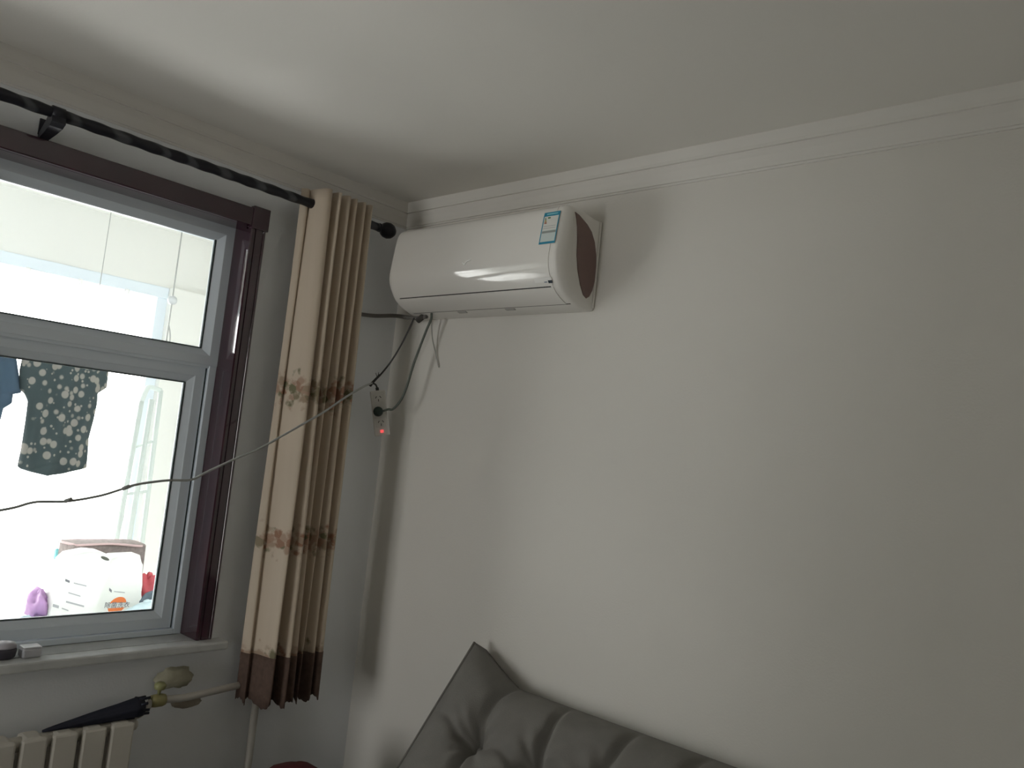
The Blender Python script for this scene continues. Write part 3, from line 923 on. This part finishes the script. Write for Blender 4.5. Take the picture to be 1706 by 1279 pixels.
def cush_h(y, t):
    u = CY0 - y; u2 = y - CY1
    e = min(1, u / .16) * min(1, u2 / .16) if u > 0 and u2 > 0 else 0
    e = max(0.0, e)
    base = .075 * (1 - (1 - e) ** 2) * (1 - (1 - min(1, t / .16)) ** 2.2) * min(1, (1 - t) / .08)
    sl = .66
    crease = 0; dim = 0
    for k, by in enumerate(BTN_Y):
        wob = .010 * math.sin(t * 9 + k * 2)
        cx = (y - by) - wob * (1 - min(1, abs(t - BTN_T[0]) * 5) * 0)
        crease = max(crease, smin_gauss(cx, .016) * .85)
        for bt in BTN_T:
            dd = math.hypot(y - by, (t - bt) * sl)
            dim = max(dim, smin_gauss(dd, .045))
    for bt in BTN_T:
        wv_ = .012 * math.sin(y * 31)
        crease = max(crease, smin_gauss((t - bt) * sl + wv_, .015) * .6)
    # radiating gathers around the buttons
    gath = 0
    for by in BTN_Y:
        for bt in BTN_T:
            dx, dz = (y - by), (t - bt) * sl
            dd = math.hypot(dx, dz)
            if dd < .16:
                gath += .004 * math.sin(9 * math.atan2(dz, dx) + by * 40) * math.exp(-((dd - .06) / .05) ** 2)
    wr = .004 * noise.noise(Vector((y * 14, t * 9, 2)))
    return base * (1 - .38 * crease) - .052 * dim * min(1, base / .05) + (gath + wr) * min(1, base / .04)


bm = bmesh.new()
NU, NV = 420, 120
nrm = Vector((-.485, 0, .47)).normalized()
fr_ = []; bk_ = []
for i in range(NU + 1):
    y = CY0 + (CY1 - CY0) * i / NU
    fr_.append([bm.verts.new(cush_base(y, j / NV) + nrm * cush_h(y, j / NV)) for j in range(NV + 1)])
for i in range(NU):
    for j in range(NV):
        bm.faces.new((fr_[i][j], fr_[i][j + 1], fr_[i + 1][j + 1], fr_[i + 1][j]))
NB = 40
for i in range(NB + 1):
    y = CY0 + (CY1 - CY0) * i / NB
# back: wall side and underside, stitched to the front rim
tb = [bm.verts.new((-.012, fr_[i][0].co.y, fr_[i][0].co.z - .03)) for i in range(NU + 1)]
bb = [bm.verts.new((-.012, fr_[i][0].co.y, BT)) for i in range(NU + 1)]
for i in range(NU):
    bm.faces.new((fr_[i][0], fr_[i + 1][0], tb[i + 1], tb[i]))
    bm.faces.new((tb[i], tb[i + 1], bb[i + 1], bb[i]))
    bm.faces.new((bb[i], bb[i + 1], fr_[i + 1][NV], fr_[i][NV]))
bm.faces.new([tb[0], bb[0]] + [fr_[0][j] for j in range(NV, -1, -1)])
bm.faces.new([bb[NU], tb[NU]] + [fr_[NU][j] for j in range(NV + 1)])
cu_ = thing('wedge_cushion', 'large grey tufted wedge cushion leaning on the wall with a peaked corner', 'cushion', (-.25, -1.48, BT))
cov = bm_obj('cover', bm, M_CUSH, None, True)
parts = [cov]
for by in BTN_Y:
    for bt in BTN_T:
        p = cush_base(by, bt) + nrm * (cush_h(by, bt) + .002)
        parts.append(lathe('button', [(.001, -.004), (.012, -.004), (.013, 0), (.010, .005), (.004, .008), (.001, .008)], M_CUSH, None, p, nrm, 16))
seam = [cush_base(CY0, j / 20) + Vector((-.0, .002, .0)) for j in range(21)]
parts.append(tube('piping', seam, .004, M_CUSH, None, 8))
adopt(cu_, *parts)

rb = thing('red_bundle', 'dark red folded blanket bundle on the bed beside the radiator pipe', 'blanket', (-.47, -.33, .50))
parts = [lump('fold', (-.46, -.33, .588), .12, .10, .076, mat('dark_red_cloth', (.10, .015, .018), .85, noise_amt=.3, noise_scale=30), .12, seed=1),
         lump('fold', (-.50, -.34, .552), .15, .12, .042, mat('dark_red_cloth_b', (.08, .013, .016), .85, noise_amt=.3, noise_scale=30), .12, seed=4)]
adopt(rb, *parts)

# ------------------------------------------------------------------ laundry and stores on the balcony
DY = 1.05
rl = thing('drying_rail', 'thin white laundry rail hung on wires from the balcony ceiling', 'drying rail', (-1.2, DY, 2.0))
RZ = on_y(318, 578, DY).z - .02; RXR = on_y(318, 578, DY).x
parts = [tube('rail', [(-2.3, DY, RZ), (RXR, DY, RZ)], .011, mat('alu_white', (.75, .78, .80), .3, metal=.3), None, 12),
         lathe('rail_cap', [(.001, 0), (.014, 0), (.014, .02), (.001, .022)], mat('cap_grey', (.22, .24, .27), .5), None, (RXR, DY, RZ), (1, 0, 0), 12)]
hx = on_y(284, 520, DY).x
for x in (hx, -2.1):
    parts.append(tube('hanger_wire', [(x, DY, 2.62), (x, DY, RZ)], .003, M_GREYW, None, 6))
    parts.append(lathe('pulley', [(.001, -.008), (.020, -.008), (.016, 0), (.020, .008), (.001, .008)], mat('pulley_grey', (.6, .62, .64), .4), None, (x, DY, on_y(286, 500, DY).z), (0, 1, 0), 16))
    parts.append(tube('hook', smooth_path([(x, DY, RZ + .10), (x + .012, DY, RZ + .06), (x + .016, DY, RZ), (x, DY, RZ - .016), (x - .014, DY, RZ)], 6), .003, M_GREYW, None, 6))
adopt(rl, *parts)


def garment_mat(name, col, dots):
    m = mat(name, col, .85)
    nt = m.node_tree; b = nt.nodes['Principled BSDF']; L = nt.links
    if dots:
        tc = nt.nodes.new('ShaderNodeTexCoord'); mp = nt.nodes.new('ShaderNodeMapping'); mp.inputs['Scale'].default_value = (1.25, 0.0, 1.0)
        L.new(tc.outputs['Object'], mp.inputs[0])
        v1 = nt.nodes.new('ShaderNodeTexVoronoi'); v1.inputs['Scale'].default_value = 26; v1.inputs['Randomness'].default_value = .8
        v2 = nt.nodes.new('ShaderNodeTexVoronoi'); v2.inputs['Scale'].default_value = 38
        L.new(mp.outputs[0], v1.inputs['Vector']); L.new(mp.outputs[0], v2.inputs['Vector'])
        c1 = nt.nodes.new('ShaderNodeMapRange'); L.new(v1.outputs['Distance'], c1.inputs[0]); c1.inputs[1].default_value = .46; c1.inputs[2].default_value = .36
        c2 = nt.nodes.new('ShaderNodeMapRange'); L.new(v2.outputs['Distance'], c2.inputs[0]); c2.inputs[1].default_value = .24; c2.inputs[2].default_value = .16
        mxm = nt.nodes.new('ShaderNodeMath'); mxm.operation = 'MAXIMUM'; L.new(c1.outputs[0], mxm.inputs[0]); L.new(c2.outputs[0], mxm.inputs[1])
        mx = nt.nodes.new('ShaderNodeMix'); mx.data_type = 'RGBA'
        mx.inputs[6].default_value = (*col, 1); mx.inputs[7].default_value = (.30, .28, .25, 1)
        L.new(mxm.outputs[0], mx.inputs[0]); L.new(mx.outputs[2], b.inputs['Base Color'])
        src = mx.outputs[2]
    out = nt.nodes['Material Output']
    tl = nt.nodes.new('ShaderNodeBsdfTranslucent')
    tl.inputs[0].default_value = (*col, 1)
    if dots: L.new(src, tl.inputs[0])
    ms = nt.nodes.new('ShaderNodeMixShader'); ms.inputs[0].default_value = .25
    L.new(b.outputs[0], ms.inputs[1]); L.new(tl.outputs[0], ms.inputs[2]); L.new(ms.outputs[0], out.inputs[0])
    return m


def garment(name, outline_px, y, m, root, thick=.05):
    """soft hanging garment: outline (pixels on the plane y), front and back sheets pinched at the rim with hanging folds"""
    pts = [on_y(px, py, y) for px, py in outline_px]
    # dense grid clipped by scanlines
    zs = [p.z for p in pts]; z0, z1 = min(zs), max(zs)
    n = len(pts); NZ, NX = 60, 36

    def span(z):
        xs_ = []
        for i in range(n):
            a, b = pts[i], pts[(i + 1) % n]
            if (a.z - z) * (b.z - z) <= 0 and abs(a.z - b.z) > 1e-9:
                xs_.append(a.x + (b.x - a.x) * (z - a.z) / (b.z - a.z))
        return (min(xs_), max(xs_)) if len(xs_) > 1 else None
    bm = bmesh.new(); rows = []
    for j in range(NZ + 1):
        z = z0 + (z1 - z0) * (j / NZ * .998 + .001)
        s = span(z)
        f_, b_ = [], []
        for i in range(NX + 1):
            u = i / NX; x = s[0] + (s[1] - s[0]) * u
            rim = math.sqrt(max(0, 1 - (2 * u - 1) ** 4))
            fold = .012 * math.sin(x * 70 + 1.5 * math.sin(z * 6)) * (1 - j / NZ * .6)
            f_.append(bm.verts.new((x, y - thick * .5 * rim + fold * rim, z)))
            b_.append(f_[-1] if i in (0, NX) else bm.verts.new((x, y + thick * .5 * rim + fold * rim, z)))
        rows.append((f_, b_))
    for j in range(NZ):
        for i in range(NX):
            for s_ in (0, 1):
                A_, B_ = rows[j][s_], rows[j + 1][s_]
                q_ = (A_[i], A_[i + 1], B_[i + 1], B_[i])
                bm.faces.new(q_ if s_ == 0 else q_[::-1])
    o = bm_obj(name, bm, m, None, True)
    return o


dress = thing('dotted_blouse', 'dark green-grey short-sleeved blouse with pale dots hanging on the balcony', 'blouse', tuple(on_y(95, 600, DY)))
OUT = [(60, 556), (110, 558), (150, 566), (176, 590), (181, 618), (178, 646), (163, 655), (162, 672), (156, 700), (148, 730), (146, 760), (144, 781), (120, 784), (98, 790), (72, 791), (50, 786), (28, 779),
       (35, 745), (42, 700), (46, 668), (40, 655), (32, 648), (32, 618), (40, 580)]
a_ = garment('cloth', OUT, DY, garment_mat('dotted_cloth', (.046, .068, .072), True), dress, .07)
hc = on_y(96, 556, DY)
b_ = tube('hanger', smooth_path([(hc.x - .11, DY, hc.z - .03), (hc.x - .03, DY, hc.z + .012), (hc.x, DY, hc.z + .02), (hc.x + .03, DY, hc.z + .012), (hc.x + .11, DY, hc.z - .03)], 6), .004, M_GREYW, None, 8)
c_ = tube('hanger_hook', smooth_path([(hc.x, DY, hc.z + .02), (hc.x, DY, RZ - .01), (hc.x - .015, DY, RZ + .01), (hc.x, DY, RZ + .016), (hc.x + .015, DY, RZ + .006)], 6), .003, M_GREYW, None, 8)
adopt(dress, a_, b_, c_)

blue = thing('blue_garment', 'blue-grey sleeved garment hanging left of the dotted blouse', 'garment', tuple(on_y(0, 620, DY)))
OUT2 = [(-70, 545), (-10, 555), (22, 572), (28, 600), (36, 652), (34, 656), (22, 655), (20, 672), (6, 680), (-2, 710), (-10, 760), (-70, 770), (-95, 660), (-100, 590)]
a_ = garment('cloth', OUT2, DY + .02, garment_mat('blue_cloth', (.055, .095, .14), False), blue, .07)
hc = on_y(-30, 545, DY)
b_ = tube('hanger', smooth_path([(hc.x - .11, DY, hc.z - .03), (hc.x - .03, DY, hc.z + .012), (hc.x, DY, hc.z + .02), (hc.x + .03, DY, hc.z + .012), (hc.x + .11, DY, hc.z - .03)], 6), .004, M_GREYW, None, 8)
c_ = tube('hanger_hook', smooth_path([(hc.x, DY, hc.z + .02), (hc.x, DY, RZ - .01), (hc.x - .015, DY, RZ + .01), (hc.x, DY, RZ + .016), (hc.x + .015, DY, RZ + .006)], 6), .003, M_GREYW, None, 8)
adopt(blue, a_, b_, c_)

# table for the stores
TZ = .925
tb_ = thing('balcony_table', 'white table on the balcony carrying the detergent jugs', 'table', (-.85, .70, 0))
parts = [box('tabletop', -1.42, -.40, .42, .98, TZ - .03, TZ, mat('table_white', (.80, .80, .78), .4), None, .004)]
for x in (-1.38, -.44):
    for y in (.46, .94):
        parts.append(box('leg', x - .02, x + .02, y - .02, y + .02, 0, TZ - .03, MATS['table_white']))
adopt(tb_, *parts)

M_JUG = mat('jug_white', (.86, .87, .82), .35)


def jug(name, label, y, outline_px, hole_px, th=.10):
    pts = [on_y(a, b, y) for a, b in outline_px]
    base = min(p.z for p in pts)
    o = [(p.x, max(p.z, TZ) if p.z > base + .002 else TZ) for p in pts]
    root = thing(name, label, 'jug', (sum(p.x for p in pts) / len(pts), y + th / 2, TZ), 'detergent jugs on the balcony table')
    b = prism('bottle', o, lambda a, c, t: Vector((a, t, c)), y, y + th, M_JUG, None, .012, False)
    ps_ = [b]
    for p in b.data.polygons: p.use_smooth = False
    if hole_px:
        c = on_y(hole_px[0], hole_px[1], y)
        bm = bmesh.new()
        pr = [bm.verts.new((c.x + .016 * math.cos(k / 16 * 2 * PI), y - .001, c.z + .006 * math.sin(k / 16 * 2 * PI) - .006 * math.cos(k / 16 * 2 * PI))) for k in range(16)]
        bm.faces.new(pr)
        r = bmesh.ops.extrude_face_region(bm, geom=bm.faces[:])
        for v in r['geom']:
            if isinstance(v, bmesh.types.BMVert): v.co.y += .004
        ps_.append(bm_obj('handle_hole', bm, mat('hole_dark', (.10, .10, .08), .6)))
    adopt(root, *ps_)
    return root


def print_bar(root, px0, py0, px1, py1, y, hgt, m, name='print_line'):
    a = on_y(px0, py0, y - .0006); b = on_y(px1, py1, y - .0006)
    bm = bmesh.new()
    vs_ = [Vector((a.x, y - .0008, a.z - hgt / 2)), Vector((b.x, y - .0008, b.z - hgt / 2)), Vector((b.x, y - .0008, b.z + hgt / 2)), Vector((a.x, y - .0008, a.z + hgt / 2))]
    bm.faces.new([bm.verts.new(v) for v in vs_])
    r = bmesh.ops.extrude_face_region(bm, geom=bm.faces[:])
    for v in r['geom']:
        if isinstance(v, bmesh.types.BMVert): v.co.y += .0006
    o = bm_obj(name, bm, m); adopt(root, o); return o


JY = .60
j1 = jug('detergent_jug', 'white detergent jug with small grey print and dark handle hole', JY,
         [(80, 1050), (84, 1020), (92, 990), (100, 960), (108, 935), (120, 924), (150, 918), (172, 920), (190, 927), (184, 940), (176, 965), (166, 995), (158, 1020), (152, 1050)], (175, 930))
INK = mat('print_grey', (.42, .42, .43), .6); INKD = mat('print_dark', (.20, .20, .22), .6)
for q in ((109, 966, 116, 969, .008, INKD), (123, 971, 144, 976, .004, INK), (114, 987, 134, 993, .004, INK), (110, 1002, 140, 1010, .006, INK), (88, 1008, 98, 1011, .010, INK), (103, 1013, 114, 1017, .004, INK)):
    print_bar(j1, q[0], q[1], q[2], q[3], JY, q[4], q[5])
JY2 = .63
j2 = jug('detergent_jug', 'white detergent jug with orange round emblem and dark Chinese lettering', JY2,
         [(150, 1052), (158, 1020), (168, 985), (178, 950), (184, 932), (196, 927), (235, 925), (238, 940), (239, 975), (236, 995), (228, 1025), (222, 1052)], None)
EM = on_y(195, 1008, JY2)
bm = bmesh.new()
for lo, hi in ((.30, 1.0), (-1.0, -.30)):
    ring = []
    a0, a1 = math.asin(lo), math.asin(hi)
    for k in range(13):
        a = a0 + (a1 - a0) * k / 12; ring.append((math.cos(a), math.sin(a)))
    left = [(-c, s) for c, s in reversed(ring)]
    vs_ = [bm.verts.new((EM.x + c * .032 + s * .007, JY2 - .0010, EM.z + s * .031)) for c, s in ring + left]
    f = bm.faces.new(vs_)
    r = bmesh.ops.extrude_face_region(bm, geom=[f])
    for v in r['geom']:
        if isinstance(v, bmesh.types.BMVert): v.co.y += .0006
em = bm_obj('orange_emblem', bm, mat('emblem_orange', (.85, .22, .06), .5)); adopt(j2, em)
TM_ = Matrix.Translation((EM.x + .0, JY2 - .0012, EM.z)) @ Matrix.Rotation(math.radians(2), 4, 'Y') @ Matrix.Rotation(PI / 2, 4, 'X')
tx = text_mesh('lettering', '除菌洗衣', .0235, INKD, None, TM_); adopt(j2, tx)
print_bar(j2, 182, 981, 186, 985, JY2, .010, INKD)
print_bar(j2, 190, 985, 208, 987, JY2, .003, INK)

# storage bag and plastic packets around the jugs
bgm = mat('mottled_brown', (.24, .20, .19), .9, noise_amt=.5, noise_scale=70)
bag = thing('storage_bag', 'mottled brown soft storage bag with pinkish rim behind the jugs', 'bag', (-.74, .85, TZ))
b0 = on_y(124, 905, .80); b1 = on_y(246, 912, .80)
bm = bmesh.new(); add_box(bm, b0.x, b1.x, .80, .95, TZ, b0.z - .006, .012, 3)
bmesh.ops.subdivide_edges(bm, edges=bm.edges, cuts=2)
for v in bm.verts: v.co += Vector((noise.noise(v.co * 22), noise.noise(v.co * 22 + Vector((9, 0, 0))), 0)) * .008
a_ = bm_obj('body', bm, bgm, None, True)
b_ = tube('rim', smooth_path([(b0.x + .01, .805, b0.z - .008), ((b0.x + b1.x) / 2, .80, b0.z - .004), (b1.x - .02, .805, b0.z - .014), (b1.x - .02, .945, b0.z - .012), (b0.x + .01, .945, b0.z - .010), (b0.x + .01, .805, b0.z - .008)], 6), .0045, mat('rim_pink', (.62, .45, .45), .8), None, 8)
adopt(bag, a_, b_)


def packet(name, label, cx, cy, top, rx, ry, col, seed, lab2='knot'):
    root = thing(name, label, 'bag', (cx, cy, TZ), 'plastic bags on the balcony table')
    m = mat(name + '_film_' + str(seed), col, .35, noise_amt=.25, noise_scale=25)
    h = (top - TZ) / 2
    a = lump('film', (cx, cy, TZ + h * .98), rx, ry, h, m, .42, seed=seed, seg=28)
    for v in a.data.vertices:
        if v.co.z < TZ: v.co.z = TZ
    k = lump('twisted_top', (cx, cy, top - .004), rx * .3, ry * .3, .016, m, .3, seg=12, seed=seed + 3)
    adopt(root, a, k)
    return root


p = on_y(84, 985, .66); packet('plastic_bag', 'purple plastic bag beside the printed jug', p.x - .024, .68, p.z - .005, .038, .05, (.46, .26, .50), 11)
p = on_y(241, 962, .72); packet('plastic_bag', 'small red plastic bag beside the orange emblem jug', p.x + .028, .74, p.z + .005, .045, .035, (.55, .08, .10), 12)
p = on_y(246, 985, .62); packet('plastic_bag', 'dark grey-blue plastic bag at the table end', p.x + .038, .62, p.z + .004, .055, .035, (.12, .16, .20), 13)
p = on_y(236, 1003, .52); packet('plastic_bag', 'pale blue plastic bag in front of the orange emblem jug', p.x + .022, .515, p.z - .002, .072, .036, (.55, .68, .72), 14)
p = on_y(40, 1037, .55); packet('plastic_bag', 'flat grey-blue plastic bag by the sash bottom', p.x + .02, .60, p.z + .002, .075, .05, (.40, .50, .55), 15)
p = on_y(2, 1028, .52); packet('plastic_bag', 'brownish grey bag at the far table end', p.x - .045, .54, p.z + .004, .045, .04, (.30, .24, .24), 16)

# folded drying rack standing at the balcony's end
MINT = mat('pale_mint', (.66, .72, .69), .4)
rk = thing('folded_rack', 'pale mint folded laundry rack standing upright behind the storage bag', 'rack', (-.4, 1.2, 0))
RKY = 1.22
parts = []
for (ax, ay, bx_, by_), rr, nm in (((236, 668, 196, 890), .011, 'leg'), ((253, 665, 216, 890), .012, 'leg'), ((268, 650, 238, 890), .011, 'leg')):
    a = on_y(ax, ay, RKY); b = on_y(bx_, by_, RKY)
    d = (b - a); t = (0.012 - a.z) / d.z
    parts.append(tube(nm, [a, a + d * t], rr, MINT, None, 10))
a = on_y(236, 668, RKY); b = on_y(250, 645, RKY); c = on_y(268, 650, RKY)
parts.append(tube('top_bend', smooth_path([a, (a + b) / 2 + Vector((0, 0, .02)), b, c], 6), .011, MINT, None, 10))
for f in (.35, .7):
    p1 = on_y(236 - 40 * f, 668 + 222 * f, RKY); p2 = on_y(268 - 30 * f, 650 + 240 * f, RKY)
    parts.append(tube('cross_bar', [p1, p2], .006, MINT, None, 8))
adopt(rk, *parts)

cd = thing('hanging_cord', 'thin grey cord with a small cyan peg hanging beside the jugs', 'cord', tuple(on_y(90, 920, 1.25)))
a = on_y(93, 930, 1.25)
parts = [tube('cord', smooth_path([(a.x + .012, 1.25, 2.62), (a.x + .008, 1.25, 1.6), (a.x, 1.25, a.z), on_y(88, 965, 1.25), on_y(86, 990, 1.25)], 6), .0016, M_GREYW, None, 6),
         box('peg', a.x - .007, a.x + .007, 1.242, 1.258, a.z - .006, a.z + .042, mat('peg_cyan', (.20, .55, .58), .4), None, .003)]
adopt(cd, *parts)
